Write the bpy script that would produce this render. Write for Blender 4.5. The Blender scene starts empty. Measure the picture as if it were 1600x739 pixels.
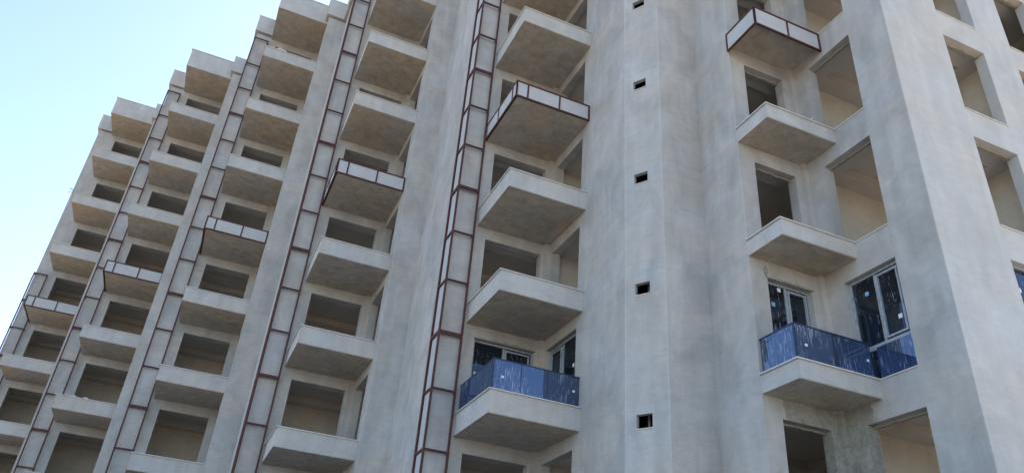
import bpy, bmesh, math, random
from mathutils import Matrix, Vector
random.seed(7)
scene = bpy.context.scene
C = scene.collection

# ------------------------------------------------------------------ camera
CAMZ = 1.6
YAW, PITCH, ROLL = 0.3682, 0.5389, 0.0869
cam_d = bpy.data.cameras.new('camera')
cam_d.sensor_fit = 'HORIZONTAL'; cam_d.sensor_width = 36.0
cam_d.lens = 1189.2 / 1600 * 36
cam_d.clip_end = 3000
cam = bpy.data.objects.new('camera', cam_d); C.objects.link(cam)
_f = Vector((math.sin(YAW) * math.cos(PITCH), math.cos(YAW) * math.cos(PITCH), math.sin(PITCH)))
_r = Vector((math.cos(YAW), -math.sin(YAW), 0)); _u = _r.cross(_f)
_r2 = math.cos(ROLL) * _r + math.sin(ROLL) * _u
_u2 = -math.sin(ROLL) * _r + math.cos(ROLL) * _u
cam.matrix_world = Matrix(((_r2.x, _u2.x, -_f.x, 0), (_r2.y, _u2.y, -_f.y, 0), (_r2.z, _u2.z, -_f.z, CAMZ), (0, 0, 0, 1)))
scene.camera = cam

# ------------------------------------------------------------------ light
SUN_EL, SUN_AZ = math.radians(41), math.radians(50)      # azimuth from +Y towards +X, behind the building
world = bpy.data.worlds.new('World'); scene.world = world; world.use_nodes = True
wn = world.node_tree; bg = wn.nodes['Background']
sky = wn.nodes.new('ShaderNodeTexSky'); sky.sky_type = 'NISHITA'; sky.sun_disc = False
sky.sun_elevation = SUN_EL; sky.sun_rotation = SUN_AZ
sky.dust_density = 1.3; sky.ozone_density = 1.0; sky.air_density = 1.0
wn.links.new(sky.outputs[0], bg.inputs[0]); bg.inputs[1].default_value = 0.145
sun_d = bpy.data.lights.new('sun', 'SUN'); sun_d.energy = 3.9; sun_d.angle = math.radians(0.53)
sun_d.color = (1.0, 0.94, 0.85)
sun = bpy.data.objects.new('sun', sun_d); C.objects.link(sun)
_sd = Vector((math.sin(SUN_AZ) * math.cos(SUN_EL), math.cos(SUN_AZ) * math.cos(SUN_EL), math.sin(SUN_EL)))
sun.rotation_euler = _sd.to_track_quat('Z', 'Y').to_euler(); sun.location = (0, 0, 60)
vs = scene.view_settings
vs.view_transform = 'Standard'; vs.look = 'None'; vs.gamma = 1.0; vs.use_curve_mapping = False
vs.exposure = 1.45

# ------------------------------------------------------------------ materials
def nodes_of(name):
    m = bpy.data.materials.new(name); m.use_nodes = True
    nt = m.node_tree; b = nt.nodes['Principled BSDF']
    return m, nt, b
def N(nt, t, **kw):
    n = nt.nodes.new(t)
    for k, v in kw.items():
        setattr(n, k, v)
    return n
def pos_scaled(nt, sc, off=(0, 0, 0)):
    g = N(nt, 'ShaderNodeNewGeometry'); mp = N(nt, 'ShaderNodeMapping')
    mp.inputs['Scale'].default_value = sc; mp.inputs['Location'].default_value = off
    nt.links.new(g.outputs['Position'], mp.inputs['Vector']); return mp.outputs[0]
def noise(nt, vec, scale, detail=4, rough=.55, dist=0.0):
    n = N(nt, 'ShaderNodeTexNoise'); n.inputs['Scale'].default_value = scale
    n.inputs['Detail'].default_value = detail; n.inputs['Roughness'].default_value = rough
    n.inputs['Distortion'].default_value = dist
    nt.links.new(vec, n.inputs['Vector']); return n.outputs['Fac']
def ramp(nt, fac, stops):
    r = N(nt, 'ShaderNodeValToRGB'); e = r.color_ramp.elements
    while len(e) < len(stops): e.new(.5)
    for i, (p, c) in enumerate(stops):
        e[i].position = p; e[i].color = (*c, 1) if len(c) == 3 else c
    nt.links.new(fac, r.inputs[0]); return r.outputs[0]
def mult(nt, a, b, fac=1.0, mode='MULTIPLY'):
    m = N(nt, 'ShaderNodeMix', data_type='RGBA', blend_type=mode)
    if isinstance(fac, float): m.inputs[0].default_value = fac
    else: nt.links.new(fac, m.inputs[0])
    for s, v in ((6, a), (7, b)):
        if isinstance(v, tuple): m.inputs[s].default_value = (*v, 1)
        else: nt.links.new(v, m.inputs[s])
    return m.outputs[2]
def g3(v): return (v, v, v)
def bump(nt, b, h, strength=.3, dist=.01):
    bp = N(nt, 'ShaderNodeBump'); bp.inputs['Strength'].default_value = strength; bp.inputs['Distance'].default_value = dist
    nt.links.new(h, bp.inputs['Height']); nt.links.new(bp.outputs[0], b.inputs['Normal'])

def plaster(name, col, cloud=.16, streak=.07, fine=.035, warm=(1.05, 1.0, .94), scale=1.0, patch=None, joints=False):
    """site plaster: cloudy trowel patches, faint runs, fine grain"""
    m, nt, b = nodes_of(name)
    p = pos_scaled(nt, (1, 1, 1))
    a = noise(nt, pos_scaled(nt, (1.25, 1.25, .8)), 1.05 * scale, 5, .55, .8)
    c1 = ramp(nt, a, [(.30, g3(1 - cloud)), (.5, g3(1.0)), (.72, g3(1 + cloud))])
    s = noise(nt, pos_scaled(nt, (2.3, 2.3, .22), (5, 2, 1)), 1.3, 5, .6, .4)
    c2 = ramp(nt, s, [(.3, g3(1 - streak)), (.68, g3(1 + streak))])
    t = noise(nt, pos_scaled(nt, (.7, .7, 1.0), (3, 9, 4)), .8, 3, .5, .2)
    c3 = ramp(nt, t, [(.35, (.985, 1.0, 1.01)), (.67, warm)])
    q = noise(nt, pos_scaled(nt, (1.6, 1.6, 5)), 1.3, 3, .55, 1.0)
    c5 = ramp(nt, q, [(.35, g3(1 - fine * 1.2)), (.65, g3(1 + fine))])
    f = noise(nt, p, 38, 4, .7)
    c4 = ramp(nt, f, [(.3, g3(1 - fine)), (.7, g3(1 + fine))])
    o = mult(nt, mult(nt, mult(nt, mult(nt, mult(nt, col, c1), c2), c3), c5), c4)
    if joints:
        # hairline day joints where each storey's render coat stops
        gj = N(nt, 'ShaderNodeNewGeometry'); sj = N(nt, 'ShaderNodeSeparateXYZ'); nt.links.new(gj.outputs['Position'], sj.inputs[0])
        wj = noise(nt, pos_scaled(nt, (1, 1, .3)), 1.7, 3, .5)
        aj = N(nt, 'ShaderNodeMath', operation='MULTIPLY_ADD'); aj.inputs[1].default_value = .10; nt.links.new(wj, aj.inputs[0]); nt.links.new(sj.outputs[2], aj.inputs[2])
        oj = N(nt, 'ShaderNodeMath', operation='SUBTRACT'); oj.inputs[1].default_value = 6.8 + .10; nt.links.new(aj.outputs[0], oj.inputs[0])
        pj = N(nt, 'ShaderNodeMath', operation='PINGPONG'); pj.inputs[1].default_value = 1.5; nt.links.new(oj.outputs[0], pj.inputs[0])
        cj = ramp(nt, pj.outputs[0], [(.0, g3(.965)), (.03, g3(.985)), (.09, g3(1.015)), (.4, g3(1.0))])
        o = mult(nt, o, cj)
    if patch is not None:
        # unrendered rough concrete left bare: own outline, ragged edge
        (x0, x1, y0, y1, z0, z1) = patch
        g = N(nt, 'ShaderNodeNewGeometry'); sx = N(nt, 'ShaderNodeSeparateXYZ'); nt.links.new(g.outputs['Position'], sx.inputs[0])
        nz = noise(nt, p, 4.2, 5, .6)
        ms = None
        for ax, lo, hi in ((0, x0, x1), (1, y0, y1), (2, z0, z1)):
            ad = N(nt, 'ShaderNodeMath', operation='MULTIPLY_ADD'); ad.inputs[1].default_value = .45; nt.links.new(nz, ad.inputs[0])
            nt.links.new(sx.outputs[ax], ad.inputs[2])
            g1 = N(nt, 'ShaderNodeMath', operation='GREATER_THAN'); g1.inputs[1].default_value = lo + .22; nt.links.new(ad.outputs[0], g1.inputs[0])
            l1 = N(nt, 'ShaderNodeMath', operation='LESS_THAN'); l1.inputs[1].default_value = hi + .22; nt.links.new(ad.outputs[0], l1.inputs[0])
            mm = N(nt, 'ShaderNodeMath', operation='MULTIPLY'); nt.links.new(g1.outputs[0], mm.inputs[0]); nt.links.new(l1.outputs[0], mm.inputs[1])
            if ms is None: ms = mm.outputs[0]
            else:
                m3 = N(nt, 'ShaderNodeMath', operation='MULTIPLY'); nt.links.new(ms, m3.inputs[0]); nt.links.new(mm.outputs[0], m3.inputs[1]); ms = m3.outputs[0]
        rc = ramp(nt, noise(nt, p, 7, 6, .7, .8), [(.3, (.22, .205, .17)), (.5, (.33, .315, .27)), (.72, (.43, .41, .355))])
        o = mult(nt, o, rc, ms, 'MIX')
    nt.links.new(o, b.inputs['Base Color']); b.inputs['Roughness'].default_value = .9
    b.inputs['Specular IOR Level'].default_value = .2
    h = N(nt, 'ShaderNodeMath', operation='MULTIPLY_ADD'); h.inputs[1].default_value = 2.5
    nt.links.new(a, h.inputs[0]); nt.links.new(f, h.inputs[2])
    bump(nt, b, h.outputs[0], .35, .012)
    return m

M = {}
M['plaster'] = plaster('grey_plaster', (.462, .446, .425), joints=True)
M['bead'] = plaster('corner_bead_plaster', (.50, .485, .465), .06, .08, .04)
M['fascia'] = plaster('fascia_plaster', (.50, .485, .46), .10, .08)
M['white_plaster'] = plaster('pale_plaster', (.55, .54, .52), .08, .05, .03)
M['soffit'] = plaster('soffit_plaster_bounce_tint', (.44, .40, .345), .15, .0, .09, (1.1, 1.0, .86), 2.6)  # warm ground bounce and underside shade tinted into the plaster colour
M['room'] = plaster('room_plaster', (.75, .685, .59), .08, .04, .03)
M['ceiling'] = plaster('ceiling_board', (.68, .625, .57), .05, .0, .02)

def plain(name, col, rough=.6, metal=0.0, var=.12, sc=12, spec=.4):
    m, nt, b = nodes_of(name)
    f = noise(nt, pos_scaled(nt, (1, 1, 1)), sc, 4, .6)
    o = mult(nt, col, ramp(nt, f, [(.3, g3(1 - var)), (.7, g3(1 + var))]))
    nt.links.new(o, b.inputs['Base Color']); b.inputs['Roughness'].default_value = rough
    b.inputs['Metallic'].default_value = metal; b.inputs['Specular IOR Level'].default_value = spec
    return m
M['steel'] = plain('red_primer_steel', (.088, .027, .021), .6, 0, .35, 9)
M['board'] = plain('white_board', (.49, .49, .48), .75, 0, .06, 3)
M['marble'] = plain('marble_coping', (.66, .64, .60), .45, 0, .10, 6)
M['dark_metal'] = plain('dark_rail', (.035, .05, .09), .35, .3, .2)
M['mortar'] = plain('raw_mortar', (.33, .30, .25), .95, 0, .25, 20)
M['sticker'] = plain('paper_sticker', (.80, .82, .84), .6, 0, .05)
M['sticker_blue'] = plain('blue_sticker', (.25, .48, .66), .6, 0, .05)
M['rubble'] = plain('rubble', (.55, .48, .40), .95, 0, .2, 15)
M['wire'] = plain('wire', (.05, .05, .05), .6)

# upvc frame with half-peeled protective tape
def upvc():
    m, nt, b = nodes_of('taped_upvc')
    f = noise(nt, pos_scaled(nt, (14, 14, 5)), 1.6, 4, .7, 1.0)
    o = ramp(nt, f, [(.40, (.43, .45, .48)), (.54, (.33, .36, .40)), (.68, (.15, .18, .22))])
    nt.links.new(o, b.inputs['Base Color']); b.inputs['Roughness'].default_value = .4
    return m
M['upvc'] = upvc()

def glass(name, tint, refl, drip=.6, thresh=.62, ior=2.0, film=None):
    """tinted pane, glossy coat, vertical lime and plaster splashes"""
    m, nt, b = nodes_of(name)
    out = nt.nodes['Material Output']
    tr = N(nt, 'ShaderNodeBsdfTransparent'); tr.inputs[0].default_value = (*tint, 1)
    gl = N(nt, 'ShaderNodeBsdfGlossy'); gl.inputs['Roughness'].default_value = .02; gl.inputs[0].default_value = (*refl, 1)
    fr = N(nt, 'ShaderNodeFresnel'); fr.inputs[0].default_value = ior
    mx = N(nt, 'ShaderNodeMixShader'); nt.links.new(fr.outputs[0], mx.inputs[0])
    nt.links.new(tr.outputs[0], mx.inputs[1]); nt.links.new(gl.outputs[0], mx.inputs[2])
    if film:
        fd = N(nt, 'ShaderNodeBsdfDiffuse'); fd.inputs[0].default_value = (*film[0], 1)
        ff = noise(nt, pos_scaled(nt, (2.5, 2.5, .5)), 1.2, 3, .5)
        fk = ramp(nt, ff, [(.3, g3(film[1] * .6)), (.7, g3(film[1] * 1.3))])
        fm = N(nt, 'ShaderNodeMixShader'); nt.links.new(fk, fm.inputs[0]); nt.links.new(mx.outputs[0], fm.inputs[1]); nt.links.new(fd.outputs[0], fm.inputs[2]); mx = fm
    df = N(nt, 'ShaderNodeBsdfDiffuse'); df.inputs[0].default_value = (.55, .62, .72, 1)
    d1 = noise(nt, pos_scaled(nt, (30, 30, 3.0)), 1.3, 4, .6, .5)
    d2 = noise(nt, pos_scaled(nt, (1, 1, .8), (3, 1, 2)), 1.4, 3, .5)
    mu = N(nt, 'ShaderNodeMath', operation='MULTIPLY_ADD'); mu.inputs[1].default_value = .45
    nt.links.new(d2, mu.inputs[0]); nt.links.new(d1, mu.inputs[2])
    mk = ramp(nt, mu.outputs[0], [(thresh + .17, g3(0)), (thresh + .30, g3(drip))])
    mx2 = N(nt, 'ShaderNodeMixShader'); nt.links.new(mk, mx2.inputs[0])
    nt.links.new(mx.outputs[0], mx2.inputs[1]); nt.links.new(df.outputs[0], mx2.inputs[2])
    nt.links.new(mx2.outputs[0], out.inputs[0]); return m
M['rail_glass'] = glass('blue_rail_glass', (.16, .26, .48), (.47, .62, .90), .5, .62, 2.6, ((.11, .165, .30), .27))
M['pane'] = glass('dark_pane', (.12, .16, .22), (.55, .70, .95), .6, .67, 1.9, ((.05, .06, .075), .25))

def ground_mat():
    m, nt, b = nodes_of('site_earth')
    p = pos_scaled(nt, (1, 1, 1))
    c = ramp(nt, noise(nt, p, .12, 6, .6, .5), [(.3, (.29, .23, .165)), (.55, (.37, .30, .225)), (.75, (.44, .365, .285))])
    c = mult(nt, c, ramp(nt, noise(nt, p, 9, 5, .7), [(.3, g3(.8)), (.7, g3(1.15))]))
    nt.links.new(c, b.inputs['Base Color']); b.inputs['Roughness'].default_value = .95
    return m
M['ground'] = ground_mat()

# ------------------------------------------------------------------ helpers
def obj(name, bm_or_me, mats, parent=None, loc=None, smooth=False):
    if isinstance(bm_or_me, bmesh.types.BMesh):
        me = bpy.data.meshes.new(name); bm_or_me.to_mesh(me); bm_or_me.free()
        for m in (mats if isinstance(mats, (list, tuple)) else [mats]): me.materials.append(m)
        if smooth:
            for p in me.polygons: p.use_smooth = True
    else: me = bm_or_me
    o = bpy.data.objects.new(name, me); C.objects.link(o)
    if parent is not None: o.parent = parent
    if loc is not None: o.location = loc
    return o
def quad(bm, a, b, c, d, mi=0):
    f = bm.faces.new([bm.verts.new(p) for p in (a, b, c, d)]); f.material_index = mi; return f
def box(bm, x0, x1, y0, y1, z0, z1, mi=0):
    v = [bm.verts.new((x, y, z)) for z in (z0, z1) for y in (y0, y1) for x in (x0, x1)]
    for i in ((0, 2, 3, 1), (4, 5, 7, 6), (0, 1, 5, 4), (2, 6, 7, 3), (0, 4, 6, 2), (1, 3, 7, 5)):
        f = bm.faces.new([v[j] for j in i]); f.material_index = mi
def bar_mesh(name, sx, sy, sz, mat, bev=.006):
    bm = bmesh.new(); box(bm, -sx / 2, sx / 2, -sy / 2, sy / 2, -sz / 2, sz / 2)
    if bev: bmesh.ops.bevel(bm, geom=bm.edges[:], offset=bev, segments=1, affect='EDGES')
    me = bpy.data.meshes.new(name); bm.to_mesh(me); bm.free(); me.materials.append(mat); return me
_bars = {}
def bar(name, parent, x0, x1, y0, y1, z0, z1, mat, bev=.006):
    key = (name, round(x1 - x0, 3), round(y1 - y0, 3), round(z1 - z0, 3), mat.name)
    if key not in _bars: _bars[key] = bar_mesh(name, x1 - x0, y1 - y0, z1 - z0, mat, bev)
    return obj(name, _bars[key], None, parent, ((x0 + x1) / 2, (y0 + y1) / 2, (z0 + z1) / 2))

def wall(p0, p1, z0, z1, holes, mat, parent, thick=.25, label=None):
    """upright wall from p0 to p1 (left to right seen from outside) with real openings"""
    p0, p1 = Vector(p0), Vector(p1); L = (p1 - p0).length; d = (p1 - p0) / L; n = Vector((-d.y, d.x))
    P = lambda s, t, z: (p0.x + d.x * s + n.x * t, p0.y + d.y * s + n.y * t, z)
    ss = sorted({0.0, L} | {h[0] for h in holes} | {h[1] for h in holes})
    zz = sorted({z0, z1} | {h[2] for h in holes} | {h[3] for h in holes})
    bm = bmesh.new()
    for i in range(len(ss) - 1):
        for j in range(len(zz) - 1):
            cs, cz = (ss[i] + ss[i + 1]) / 2, (zz[j] + zz[j + 1]) / 2
            if any(h[0] < cs < h[1] and h[2] < cz < h[3] for h in holes): continue
            a, b, c, e = ss[i], ss[i + 1], zz[j], zz[j + 1]
            quad(bm, P(a, 0, c), P(b, 0, c), P(b, 0, e), P(a, 0, e))
            quad(bm, P(b, thick, c), P(a, thick, c), P(a, thick, e), P(b, thick, e))
    for (a, b, c, e) in holes:
        quad(bm, P(a, 0, c), P(a, 0, e), P(a, thick, e), P(a, thick, c))
        quad(bm, P(b, 0, c), P(b, thick, c), P(b, thick, e), P(b, 0, e))
        quad(bm, P(a, 0, c), P(a, thick, c), P(b, thick, c), P(b, 0, c))
        quad(bm, P(a, 0, e), P(b, 0, e), P(b, thick, e), P(a, thick, e))
    bmesh.ops.remove_doubles(bm, verts=bm.verts[:], dist=1e-5)
    o = obj('wall', bm, mat, parent)
    if label: o['label'] = label
    return o

def room(parent, x0, x1, y0, y1, zb, open_sides, tray=True):
    """plastered room: floor, walls, dropped ceiling with a raised tray"""
    bm = bmesh.new(); z0, z1 = zb + .24, zb + 2.75
    c = [(x0, y0), (x1, y0), (x1, y1), (x0, y1)]; names = '-v', '+u', '+v', '-u'
    quad(bm, *[(x, y, z0) for x, y in c])
    for i in range(4):
        if names[i] in open_sides: continue
        (ax, ay), (bx, by) = c[i], c[(i + 1) % 4]
        quad(bm, (ax, ay, z0), (ax, ay, z1), (bx, by, z1), (bx, by, z0))
    t = min(.45, (x1 - x0) * .25, (y1 - y0) * .25); h = .20
    ci = [(x0 + t, y0 + t), (x1 - t, y0 + t), (x1 - t, y1 - t), (x0 + t, y1 - t)]
    for i in range(4):
        (ax, ay), (bx, by) = c[i], c[(i + 1) % 4]; (ex, ey), (gx, gy) = ci[i], ci[(i + 1) % 4]
        quad(bm, (ax, ay, z1), (ex, ey, z1), (gx, gy, z1), (bx, by, z1), 1)
        quad(bm, (ex, ey, z1), (ex, ey, z1 + h), (gx, gy, z1 + h), (gx, gy, z1), 1)
    quad(bm, *[(x, y, z1 + h) for x, y in reversed(ci)], 1)
    return obj('room', bm, [M['room'], M['ceiling']], parent)

# ------------------------------------------------------------------ ground
bm = bmesh.new(); bmesh.ops.create_grid(bm, x_segments=40, y_segments=40, size=900)
g = obj('ground', bm, M['ground']); g['kind'] = 'structure'

# ------------------------------------------------------------------ the building
ZB = 5.1987 + CAMZ            # underside of the balcony with the glass railing (storey 0)
H = 3.0
DU, DV = 3.7131, -6.239       # step from one bay to the next
W, D, CAP = 2.254, 2.2735, .5616
U5, V5 = 5.6497, 15.1789
U6, V6, W6, D6, CAP6 = 9.5509, 9.9304, 1.9298, 1.0292, .391
UL, VP = -.68, -.40           # left edge of the door wall; front of the fins
STOREYS = range(-2, 7)
GZ, RZ = -.3, ZB + 7 * H + .1
b0 = (U5 - 4 * DU, V5 - 4 * DV)
building = bpy.data.objects.new('apartment_building', None); C.objects.link(building)
building['label'] = 'unfinished grey plastered apartment block with stepped bays and rows of concrete balconies'
building['category'] = 'building'
def base(b): return (U5 + DU * (b - 5), V5 + DV * (b - 5))

outline = []
def holes_for(s0, s1, lo, hi): return [(s0, s1, ZB + k * H + lo, ZB + k * H + hi) for k in STOREYS]
M['plaster6'] = plaster('grey_plaster_with_bare_patch', (.462, .446, .425), patch=(U6 + .5, U6 + W6 + .25, V6 + .28, V6 + 3, ZB - 3.6, ZB + .02))

for b in range(1, 6):
    u, v = base(b)
    P0 = (u + UL, v + VP - DV); P1 = (u + UL, v + D); P2 = (u + W, v + D); P3 = (u + W, v + VP if b < 5 else v - 2.0)
    if b == 1: P0 = (u + UL, v + D + 9.0)
    wall(P0, P1, GZ, RZ, [], M['plaster'], building)
    wall(P1, P2, GZ, RZ, holes_for(.29 - UL, 2.01 - UL, .24, 2.655), M['plaster'], building)
    wall(P2, P3, GZ, RZ, holes_for(D - 2.0, D - .34, .24, 2.655), M['plaster'], building)
    outline += [P0, P1, P2, P3]
    if b < 5:
        wall(P3, (u + DU + UL, v + VP), GZ, RZ, [], M['plaster'], building)
    # small chase in the inner corner
    bm = bmesh.new(); box(bm, u + W - .15, u + W + .01, v + D - .09, v + D + .01, GZ, RZ - .1)
    obj('corner_chase', bm, M['plaster'], building)
u, v = base(5)
Q3 = (u + W, v - 2.0); Q4 = (u + 2.76, v - 2.85); Q5 = (U6, v - 2.85); Q6 = (U6, V6 + D6)
Q7 = (U6 + W6, V6 + D6); Q8 = (U6 + W6, V6 - 1.87); Q9 = (U6 + 14, V6 - 1.87)
wall(Q3, Q4, GZ, RZ, [(.25, .61, ZB + k * 2.985 - .49, ZB + k * 2.985 - .18) for k in range(-1, 8)], M['plaster'], building, thick=.11)
wall(Q4, Q5, GZ, RZ, [], M['plaster'], building)
wall(Q5, Q6, GZ, RZ, [], M['plaster'], building)
wall(Q6, Q7, GZ, RZ, holes_for(.44, 1.61, .24, 2.60), M['plaster6'], building)
wall(Q7, Q8, GZ, RZ, holes_for(D6 - .44, D6 + .88, .355, 2.62), M['plaster6'], building)
wall(Q8, Q9, GZ, RZ, holes_for(3.81 - W6, 5.12 - W6, .39, 2.63) + holes_for(6.28 - W6, 7.6 - W6, .36, 2.63), M['white_plaster'], building,
     label='pale smooth plastered side wall with square window openings')
bm = bmesh.new(); box(bm, U6 + W6 - .13, U6 + W6 + .01, V6 + D6 - .10, V6 + D6 + .01, GZ, RZ - .1)
obj('corner_chase', bm, M['plaster6'], building)
outline += [Q4, Q5, Q6, Q7, Q8, Q9]
# vent shaft behind the little openings
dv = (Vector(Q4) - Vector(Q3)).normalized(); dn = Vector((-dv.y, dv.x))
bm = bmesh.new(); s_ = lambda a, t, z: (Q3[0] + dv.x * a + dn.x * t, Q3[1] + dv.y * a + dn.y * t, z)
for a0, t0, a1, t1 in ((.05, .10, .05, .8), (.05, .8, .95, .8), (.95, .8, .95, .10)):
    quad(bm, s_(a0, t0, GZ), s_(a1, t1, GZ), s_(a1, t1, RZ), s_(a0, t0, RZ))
obj('vent_shaft', bm, M['wire'], building)  # near-black wire colour painted in for the shade of the unlit shaft
for k in range(-1, 8):
    zz = ZB + k * 2.985 - .49
    bm = bmesh.new()
    vv = [bm.verts.new(s_(a, t, z)) for z in (zz + .001, zz + .018) for (a, t) in ((.235, -.02), (.625, -.02), (.625, .1), (.235, .1))]
    for i in ((3, 2, 1, 0), (4, 5, 6, 7), (0, 1, 5, 4), (1, 2, 6, 5), (2, 3, 7, 6), (3, 0, 4, 7)): bm.faces.new([vv[j] for j in i])
    obj('vent_sill', bm, M['marble'], building)
    bm = bmesh.new()
    bmesh.ops.create_cone(bm, cap_ends=True, segments=12, radius1=.03, radius2=.03, depth=.5, matrix=Matrix.Translation(s_(.36 + .05 * (k % 3), .36, zz + .2)))
    obj('vent_pipe', bm, M['mortar'], building)

# plastered corner beads, a little proud and paler, on the outer corners
def bead(p, q, r):
    p, q, r = Vector(p), Vector(q), Vector(r)
    d1 = (p - q).normalized(); d2 = (r - q).normalized()
    n1 = Vector((-d1.y, d1.x)); n2 = Vector((d2.y, -d2.x)); mt = (n1 + n2) / (1 + n1.dot(n2))
    bm = bmesh.new(); w_ = .022; h = .0035; pr = []
    for c in (q + d1 * w_, q + d1 * w_ * .8 + n1 * h, q + mt * h, q + d2 * w_ * .8 + n2 * h, q + d2 * w_):
        pr.append(c)
    zs = [GZ + (ZB + 21.1 - GZ) * i / 40 for i in range(41)]; rows = []
    for z in zs:
        jx, jy = random.uniform(-.002, .002), random.uniform(-.002, .002)
        rows.append([bm.verts.new((c.x + (jx if 0 < i < 4 else 0), c.y + (jy if 0 < i < 4 else 0), z)) for i, c in enumerate(pr)])
    for a_, b_ in zip(rows[:-1], rows[1:]):
        for i in range(4): bm.faces.new((a_[i], a_[i + 1], b_[i + 1], b_[i]))
    obj('corner_bead', bm, M['bead'], building)
pts_ = outline
for i in range(1, len(pts_) - 1):
    d1 = Vector(pts_[i]) - Vector(pts_[i - 1]); d2 = Vector(pts_[i + 1]) - Vector(pts_[i])
    if d1.x * d2.y - d1.y * d2.x > 1e-3: bead(pts_[i - 1], pts_[i], pts_[i + 1])

# rear, end and roof
rear = [(U6 + 14, 22.0), (12.0, 22.0 + 2), (b0[0] + UL, b0[1] + D + 9.0)]
for a, c in ((Q9, rear[0]), (rear[0], rear[1]), (rear[1], rear[2])):
    wall(a, c, GZ, RZ, [], M['plaster'], building)
from mathutils.geometry import tessellate_polygon
roof_pts = [Vector((x, y, RZ + .3)) for x, y in outline + rear[:2]]
bm = bmesh.new(); rv = [bm.verts.new(p) for p in roof_pts]
for t3 in tessellate_polygon([roof_pts]): bm.faces.new([rv[i] for i in t3])
obj('roof', bm, M['plaster'], building)

# parapet band, stepping out over the walls below
def offset_poly(pts, o):
    r = []
    for i, p in enumerate(pts):
        p = Vector(p); ns = []
        if i > 0: d = (p - Vector(pts[i - 1])).normalized(); ns.append(Vector((d.y, -d.x)))
        if i < len(pts) - 1: d = (Vector(pts[i + 1]) - p).normalized(); ns.append(Vector((d.y, -d.x)))
        if len(ns) == 1: r.append(p + ns[0] * o)
        else: m = (ns[0] + ns[1]); r.append(p + m * (o / (1 + ns[0].dot(ns[1]))))
    return r
def band(name, pts, oi, oo, z0, z1, mat):
    A, B = offset_poly(pts, oi), offset_poly(pts, oo); bm = bmesh.new()
    for i in range(len(pts) - 1):
        a0, a1, c0, c1 = A[i], A[i + 1], B[i], B[i + 1]
        quad(bm, (*c0, z0), (*c1, z0), (*c1, z1), (*c0, z1)); quad(bm, (*a0, z1), (*a1, z1), (*a1, z0), (*a0, z0))
        quad(bm, (*c0, z1), (*c1, z1), (*a1, z1), (*a0, z1)); quad(bm, (*a0, z0), (*a1, z0), (*c1, z0), (*c0, z0))
    for i in (0, len(pts) - 1):
        quad(bm, (*A[i], z0), (*B[i], z0), (*B[i], z1), (*A[i], z1))
    bmesh.ops.remove_doubles(bm, verts=bm.verts[:], dist=1e-5)
    return obj(name, bm, mat, building)
ZT = ZB + 22.13
par = band('parapet', outline, -.12, .13, ZB + 21.16, ZT - .03, M['fascia'])
pc = band('parapet_coping', outline, -.14, .15, ZT - .029, ZT, M['marble'])

# lintel strips: shutter rail and ragged header inside each open doorway
def lintel(p0, d, n, s0, s1, z, rnd, rag=.03):
    bm = bmesh.new(); k = 14; A = []; B = []; T = []; U = []
    for i in range(k + 1):
        a = s0 + .004 + (s1 - s0 - .008) * i / k; t = .15 + rag * (rnd.random() - .5); h = z - .03 - rag * .5 * rnd.random()
        f = lambda tt, zz: bm.verts.new((p0[0] + d[0] * a + n[0] * tt, p0[1] + d[1] * a + n[1] * tt, zz))
        A.append(f(t, z - .003)); B.append(f(t + .01, h)); T.append(f(.225, h)); U.append(f(.235, z - .003))
    for i in range(k):
        for X, Y in ((A, B), (B, T), (T, U)): bm.faces.new((X[i], X[i + 1], Y[i + 1], Y[i]))
    obj('lintel', bm, M['mortar'] if rag > .035 else M['ceiling'], building)
rl = random.Random(5)
for k in STOREYS:
    z = ZB + k * H
    if k == 0: continue
    lintel((U6, V6 + D6), (1, 0), (0, 1), .44, 1.61, z + 2.60, rl, .036)
    lintel((U6 + W6, V6 + D6), (0, -1), (1, 0), D6 - .44, D6 + .88, z + 2.62, rl, .036)
    lintel((U6 + W6, V6 - 1.87), (1, 0), (0, 1), 3.81 - W6, 5.12 - W6, z + 2.63, rl, .036)
    lintel((U6 + W6, V6 - 1.87), (1, 0), (0, 1), 6.28 - W6, 7.6 - W6, z + 2.63, rl, .036)

# rooms behind the openings
for b in range(1, 6):
    u, v = base(b)
    for k in STOREYS:
        zb = ZB + k * H
        room(building, u - .44, u + 3.9, v + D + .24, v + 5.2, zb, ('-v',))
        room(building, u + W + .24, u + 5.4, v - .15, v + D - .02, zb, ('-u',))
for k in STOREYS:
    zb = ZB + k * H
    room(building, U6 + .02, U6 + W6 + 2.2, V6 + D6 + .24, V6 + 4.4, zb, ('-v',))
    room(building, U6 + W6 + .24, U6 + 5.6, V6 - 1.87 + .24, V6 + 1.0, zb, ('-u', '-v'))
    room(building, U6 + 5.75, U6 + 9.5, V6 - 1.87 + .24, V6 + 1.6, zb, ('-v',))

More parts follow.
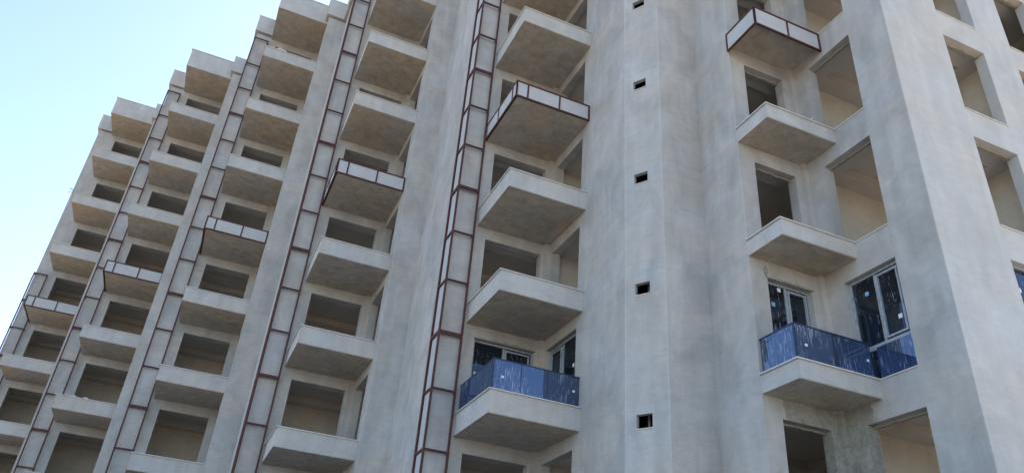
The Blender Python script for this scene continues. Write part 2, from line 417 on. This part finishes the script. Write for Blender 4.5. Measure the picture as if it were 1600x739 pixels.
# ------------------------------------------------------------------ balconies
_bal = {}
def balcony_mesh(w, d, cap, kind):
    key = (w, d, cap)
    if key in _bal: return _bal[key]
    bm = bmesh.new(); t = .13; fl = .24; top = cap - .026
    e = .003
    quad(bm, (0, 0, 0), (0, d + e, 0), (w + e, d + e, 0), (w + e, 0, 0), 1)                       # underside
    quad(bm, (0, 0, 0), (w + e, 0, 0), (w + e, 0, top), (0, 0, top))                              # front
    quad(bm, (0, d, 0), (0, 0, 0), (0, 0, top), (0, d, top))                                      # left
    quad(bm, (0, 0, top), (w, 0, top), (w, t, top), (t, t, top)); quad(bm, (0, 0, top), (t, t, top), (t, d, top), (0, d, top))
    quad(bm, (t, t, fl), (t, t, top), (w, t, top), (w, t, fl)); quad(bm, (t, d, fl), (t, d, top), (t, t, top), (t, t, fl))
    quad(bm, (t, t, fl), (w, t, fl), (w, d, fl), (t, d, fl))
    bmesh.ops.remove_doubles(bm, verts=bm.verts[:], dist=1e-5)
    sharp = [ed for ed in bm.edges if len(ed.link_faces) == 2 and ed.calc_face_angle(0) > 1]
    bmesh.ops.bevel(bm, geom=sharp, offset=.012, segments=2, affect='EDGES')
    me = bpy.data.meshes.new('balcony'); bm.to_mesh(me); bm.free()
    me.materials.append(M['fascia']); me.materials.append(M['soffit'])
    _bal[key] = me; return me

def frame_round(bal, w, d, z0, z1, vs_front, vs_side):
    """red primer angle frame bolted round the fascia, white boards in its fields"""
    s = .05; o = .075
    bar('frame_rail', bal, -o, w - .01, -o, -o + s, z1 - s, z1, M['steel']); bar('frame_rail', bal, -o, w - .01, -o, -o + s, z0, z0 + s, M['steel'])
    bar('frame_rail', bal, -o, -o + s, -o + s, d - .02, z1 - s, z1, M['steel']); bar('frame_rail', bal, -o, -o + s, -o + s, d - .02, z0, z0 + s, M['steel'])
    for x in vs_front: bar('frame_upright', bal, x - s / 2, x + s / 2, -o, -o + s, z0 + s, z1 - s, M['steel'])
    for y in vs_side: bar('frame_upright', bal, -o, -o + s, y - s / 2, y + s / 2, z0 + s, z1 - s, M['steel'])
    fx = vs_front; sy = vs_side
    for a, c in zip(fx[:-1], fx[1:]): bar('fascia_board', bal, a + s / 2, c - s / 2, -o + .02, -o + .032, z0 + s, z1 - s, M['board'], 0)
    for a, c in zip(sy[:-1], sy[1:]): bar('fascia_board', bal, -o + .02, -o + .032, a + s / 2, c - s / 2, z0 + s, z1 - s, M['board'], 0)

def balcony(b, k):
    if b == 6: (u, v), w, d, cap = (U6, V6), W6, D6, CAP6
    else: (u, v), w, d, cap = base(b), W, D, CAP
    if k == 7: cap = 1.13
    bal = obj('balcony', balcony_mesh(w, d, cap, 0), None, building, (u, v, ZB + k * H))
    o = .04
    bar('coping', bal, -o, w - .002, -o, .15, cap - .025, cap, M['marble'], .004)
    bar('coping', bal, -o, .15, .1502, d - .002, cap - .025, cap, M['marble'], .004)
    if k == 3:
        if b == 6: frame_round(bal, w, d, -.22, .37, [-.05, .93, w - .035], [-.05, d - .04])
        else: frame_round(bal, w, d, -.01, .56, [-.05, .29, 1.28, w - .035], [-.05, .23, 1.26, d - .04])
        bal['label'] = 'balcony with a red steel frame and white boards round its edge'
    return bal
bals = {}
for b in range(1, 7):
    for k in range(-1, 8):
        bals[b, k] = balcony(b, k)
# marble sills on the square windows
for k in STOREYS:
    z = ZB + k * H
    bar('window_sill', building, U6 + W6 - .025, U6 + W6 + .2, V6 - .885, V6 - .027, z + .356, z + .381, M['marble'], .004)
    bar('window_sill', building, U6 + 3.80, U6 + 5.13, V6 - 1.87 - .025, V6 - 1.87 + .2, z + .391, z + .414, M['marble'], .004)
    bar('window_sill', building, U6 + 6.27, U6 + 7.61, V6 - 1.87 - .025, V6 - 1.87 + .2, z + .361, z + .384, M['marble'], .004)

# ------------------------------------------------------------------ steel ladder frames at the bay corners
s = .055
for b in range(1, 6):
    u, v = base(b); yf, yb = v + D - .15, v + D + .50; xl, xr = u - .745, u - .135
    top = ZB + (11.62 if b == 1 else 20.72)
    cf = bpy.data.objects.new('cladding_frame', None); C.objects.link(cf); cf.parent = building; cf.location = (0, 0, 0)
    cf['label'] = 'red primer steel ladder frame standing off the wall corner'
    for (x, y) in ((xl, yf), (xr, yf), (xl, yb)):
        bar('post', cf, x, x + s, y, y + s, .05, top, M['steel'])
    n = 0
    z = ZB + 1.06 - 1.5 * 4
    i = -4
    while z < top - .3:
        thick = .10 if i % 3 == 1 else s
        bar('crossbar', cf, xl + s, xr, yf + .003, yf + s - .003, z - thick / 2, z + thick / 2, M['steel'])
        bar('crossbar', cf, xl + .003, xl + s - .003, yf + s, yb, z - thick / 2, z + thick / 2, M['steel'])
        bar('bracket', cf, xr + .006, xr + s - .006, yf + s, v + D - .002, z - .02, z + .02, M['steel'], .003)
        z += 1.5; i += 1
    bar('crossbar', cf, xl + s, xr, yf + .003, yf + s - .003, top - s, top - .002, M['steel'])
    bar('crossbar', cf, xl + .003, xl + s - .003, yf + s, yb, top - s, top - .002, M['steel'])
    bar('side_board', cf, u + UL - .016, u + UL - .002, v + D + .01, v + D + .46, .1, top, M['board'], 0)

# ------------------------------------------------------------------ glazed storey
def uv_frame(name, parent, p0, d, n, s0, s1, z0, z1, t0, wd=.05, dp=.07):
    """rectangular frame in a wall plane: p0 + d*s + n*t"""
    bm = bmesh.new()
    def bx(a, c, e, g):
        vv = [bm.verts.new((p0[0] + d[0] * ss + n[0] * tt, p0[1] + d[1] * ss + n[1] * tt, zz)) for zz in (e, g) for tt in (t0, t0 + dp) for ss in (a, c)]
        for i in ((0, 2, 3, 1), (4, 5, 7, 6), (0, 1, 5, 4), (2, 6, 7, 3), (0, 4, 6, 2), (1, 3, 7, 5)): bm.faces.new([vv[j] for j in i])
    bx(s0, s1, z1 - wd, z1); bx(s0, s1, z0, z0 + wd); bx(s0, s0 + wd, z0 + wd, z1 - wd); bx(s1 - wd, s1, z0 + wd, z1 - wd)
    bmesh.ops.recalc_face_normals(bm, faces=bm.faces[:])
    return obj(name, bm, M['upvc'], parent)
def slab_on(name, parent, p0, d, n, s0, s1, z0, z1, t0, t1, mat):
    bm = bmesh.new()
    vv = [bm.verts.new((p0[0] + d[0] * ss + n[0] * tt, p0[1] + d[1] * ss + n[1] * tt, zz)) for zz in (z0, z1) for tt in (t0, t1) for ss in (s0, s1)]
    for i in ((0, 2, 3, 1), (4, 5, 7, 6), (0, 1, 5, 4), (2, 6, 7, 3), (0, 4, 6, 2), (1, 3, 7, 5)): bm.faces.new([vv[j] for j in i])
    bmesh.ops.recalc_face_normals(bm, faces=bm.faces[:])
    return obj(name, bm, mat, parent)
def window(p0, d, n, s0, s1, z0, z1, splits, t0=.10, transom=None, stickers=(), sash=()):
    w_ = uv_frame('window', building, p0, d, n, s0, s1, z0, z1, t0)
    zb = z0
    if transom:
        slab_on('transom', w_, p0, d, n, s0 + .065, s1 - .065, transom - .05, transom + .05, t0 + .003, t0 + .067, M['upvc']); zb = transom
    for m_ in splits:
        slab_on('mullion', w_, p0, d, n, m_ - .03, m_ + .03, (zb + .05 if transom else zb + .065), z1 - .065, t0 + .004, t0 + .066, M['upvc'])
    edges = [s0 + .065] + [x for m_ in splits for x in (m_ - .03, m_ + .03)] + [s1 - .065]
    for i in range(0, len(edges), 2):
        slab_on('pane', w_, p0, d, n, edges[i], edges[i + 1], zb + (.05 if transom else .065), z1 - .065, t0 + .03, t0 + .038, M['pane'])
        if i // 2 in sash:
            f_ = uv_frame('sash', w_, p0, d, n, edges[i] + .006, edges[i + 1] - .03, zb + .075, z1 - .10, t0 - .02, .042, .045)
    if transom:
        slab_on('pane', w_, p0, d, n, s0 + .065, s1 - .065, z0 + .065, transom - .05, t0 + .03, t0 + .038, M['pane'])
    for (a, zc, mt) in stickers:
        slab_on('sticker', w_, p0, d, n, a - .045, a + .045, zc - .045, zc + .045, t0 + .026, t0 + .0285, mt)
    return w_
def mortar_lip(p0, d, n, s0, s1, z):
    """ragged fresh mortar bedding over a new frame"""
    bm = bmesh.new(); k = 26; up = []; lo = []
    for i in range(k + 1):
        a = s0 + (s1 - s0) * i / k; h = .035 + .055 * random.random() * math.sin(math.pi * min(1, max(.08, i / k)))
        o = .012 + .012 * random.random()
        lo.append((p0[0] + d[0] * a - n[0] * o, p0[1] + d[1] * a - n[1] * o, z - .004))
        up.append((p0[0] + d[0] * a - n[0] * .002, p0[1] + d[1] * a - n[1] * .002, z + h))
    L = [bm.verts.new(p) for p in lo]; U = [bm.verts.new(p) for p in up]
    Bk = [bm.verts.new((p[0] + n[0] * .05, p[1] + n[1] * .05, p[2])) for p in lo]
    for i in range(k):
        bm.faces.new((L[i], L[i + 1], U[i + 1], U[i])); bm.faces.new((Bk[i], Bk[i + 1], L[i + 1], L[i]))
    obj('mortar_lip', bm, M['mortar'], building)
u, v = base(5)
EU, EV = (1, 0), (0, 1); MU, MV = (-1, 0), (0, -1)
window((u, v + D), EU, EV, .295, 2.005, ZB + .245, ZB + 2.65, [1.17], sash=(1,), stickers=[(.45, ZB + 1.75, M['sticker'])])
mortar_lip((u, v + D), EU, EV, .27, 2.03, ZB + 2.655)
window((u + W, v + D), MV, EU, D - 1.995, D - .345, ZB + .245, ZB + 2.65, [1.03], sash=(0,), stickers=[(.75, ZB + 1.55, M['sticker']), (1.6, ZB + 1.85, M['sticker'])])
mortar_lip((u + W, v + D), MV, EU, D - 2.03, D - .33, ZB + 2.655)
window((U6, V6 + D6), EU, EV, .445, 1.605, ZB + .245, ZB + 2.595, [.98], sash=(1,), stickers=[(.64, ZB + 2.1, M['sticker_blue']), (.83, ZB + 2.48, M['sticker'])])
mortar_lip((U6, V6 + D6), EU, EV, .42, 1.66, ZB + 2.602)
window((U6 + W6, V6 + D6), MV, EU, D6 - .435, D6 + .875, ZB + .385, ZB + 2.615, [D6 + .22], t0=.12, transom=ZB + 1.08, sash=(1,),
       stickers=[(D6 - .05, ZB + 2.25, M['sticker_blue']), (D6 + .62, ZB + 1.5, M['sticker'])])
window((U6 + W6, V6 - 1.87), EU, EV, 3.815 - W6, 5.115 - W6, ZB + .42, ZB + 2.625, [4.5 - W6], t0=.12, stickers=[(4.05 - W6, ZB + 2.1, M['sticker'])])
window((U6 + W6, V6 - 1.87), EU, EV, 6.285 - W6, 7.595 - W6, ZB + .39, ZB + 2.625, [6.95 - W6], t0=.12)

def railing(b, w, d, cap, top, front, side, extra=None):
    bal = bals[b, 0]; o = .06
    for a, c in zip(front[:-1], front[1:]):
        bar('glass_panel', bal, a + .008, c - .008, o, o + .01, cap + .012, top - .02, M['rail_glass'], 0)
    for a, c in zip(side[:-1], side[1:]):
        bar('glass_panel', bal, o, o + .01, a + .008, c - .008, cap + .012, top - .02, M['rail_glass'], 0)
    for x in front: bar('railing_post', bal, x - .012, x + .012, o + .012, o + .05, cap, top - .02, M['dark_metal'], .003)
    for y in side[1:]: bar('railing_post', bal, o + .012, o + .05, y - .012, y + .012, cap, top - .02, M['dark_metal'], .003)
    bar('handrail', bal, o - .015, w - .003, o - .012, o + .045, top - .02, top + .008, M['dark_metal'], .004)
    bar('handrail', bal, o - .012, o + .045, o + .046, d - .003, top - .02, top + .008, M['dark_metal'], .004)
    for (x, z) in ((.3, .45), (w * .93, .5)):
        bar('sticker', bal, x - .03, x + .03, o - .004, o - .002, cap + (top - cap) * z - .025, cap + (top - cap) * z + .025, M['sticker'], 0)
    bal['label'] = 'balcony with a blue tinted glass railing splashed with plaster'
railing(5, W, D, CAP, 1.30, [.07, .75, 1.42, W - .03], [.07, 1.15, D - .03])
railing(6, W6, D6, CAP6, 1.12, [.07, 1.01, W6 - .03], [.07, D6 - .03])
bal = bals[6, 0]
bar('glass_panel', bal, W6 + .05, W6 + .06, -.875, -.03, CAP6 + .012, 1.03, M['rail_glass'], 0)

# ------------------------------------------------------------------ loose things left on the balconies
def lump(name, loc, size, mat, label, cat, seed, group=None):
    rnd = random.Random(seed); bm = bmesh.new(); bmesh.ops.create_icosphere(bm, subdivisions=2, radius=1)
    for vtx in bm.verts:
        j = 1 + (rnd.random() - .5) * .5
        vtx.co = Vector((vtx.co.x * size[0] * j, vtx.co.y * size[1] * j, max(0, vtx.co.z * j * size[2] + size[2] * .45)))
    o = obj(name, bm, mat, None, loc); o['label'] = label; o['category'] = cat
    if group: o['group'] = group
    return o
u, v = base(3)
lump('rubble_heap', (u + .68, v + .05, ZB + 18 + CAP), (.19, .06, .13), M['rubble'], 'small pale heap of rubble on the balcony coping just below the roof', 'rubble', 3)
u, v = base(2)
for i, (x, sx) in enumerate(((.62, .12), (1.05, .11))):
    lump('plaster_chunk', (u + x, v + .06, ZB + 3 + CAP), (sx, .06, .05), M['board'],
         ('left' if i == 0 else 'right') + ' of two white plaster chunks on a balcony coping at lower left', 'plaster chunk', 10 + i, 'plaster chunks on the coping')
bm = bmesh.new(); box(bm, -.02, .02, -.015, .015, 0, .17); bmesh.ops.bevel(bm, geom=bm.edges[:], offset=.006, segments=1, affect='EDGES')
for vtx in bm.verts: vtx.co.x += vtx.co.z * .45
o = obj('white_offcut', bm, M['board'], None, (U6 + 1.30, V6 + .05, ZB + 6 + CAP6))
o['label'] = 'short white offcut standing on the coping beside the corner room window'; o['category'] = 'offcut'
u, v = base(3)
bm = bmesh.new(); box(bm, 0, .34, 0, .13, 0, .05); bmesh.ops.bevel(bm, geom=bm.edges[:], offset=.006, segments=1, affect='EDGES')
o = obj('board_offcut', bm, M['mortar'], None, (u + W - .36, v + .16, ZB + 3 + CAP)); o['category'] = 'board'
o['label'] = 'flat grey board lying on the right end of a balcony parapet'
o.location.y = v + .0

# stray wires
def wire(pts, r=.006):
    cu = bpy.data.curves.new('wire', 'CURVE'); cu.dimensions = '3D'; cu.bevel_depth = r; cu.bevel_resolution = 1
    sp = cu.splines.new('POLY'); sp.points.add(len(pts) - 1)
    for p, q in zip(sp.points, pts): p.co = (*q, 1)
    tmp = bpy.data.objects.new('tmp', cu); C.objects.link(tmp)
    dg = bpy.context.evaluated_depsgraph_get(); me = bpy.data.meshes.new_from_object(tmp.evaluated_get(dg))
    bpy.data.objects.remove(tmp); me.materials.append(M['wire']); return obj('loose_wire', me, None, building)
wx, wy, wz = U6 + .36, V6 + D6 - .01, ZB + 2.62
wire([(wx + .06, wy, wz), (wx + .0, wy - .03, wz + .08), (wx - .04, wy - .05, wz + .15), (wx - .01, wy - .06, wz + .20), (wx + .04, wy - .05, wz + .14), (wx + .05, wy - .03, wz + .05)])
u, v = base(1)
for i in range(3):
    z = ZB + 16.7 + .09 * i; a = random.uniform(-.1, .25)
    wire([(u + UL + .04, v + D + .02, z), (u + UL - .06, v + D - .05, z + a * .4), (u + UL - random.uniform(.12, .2), v + D - .12, z + a)], .011)

scene.render.engine = 'CYCLES'
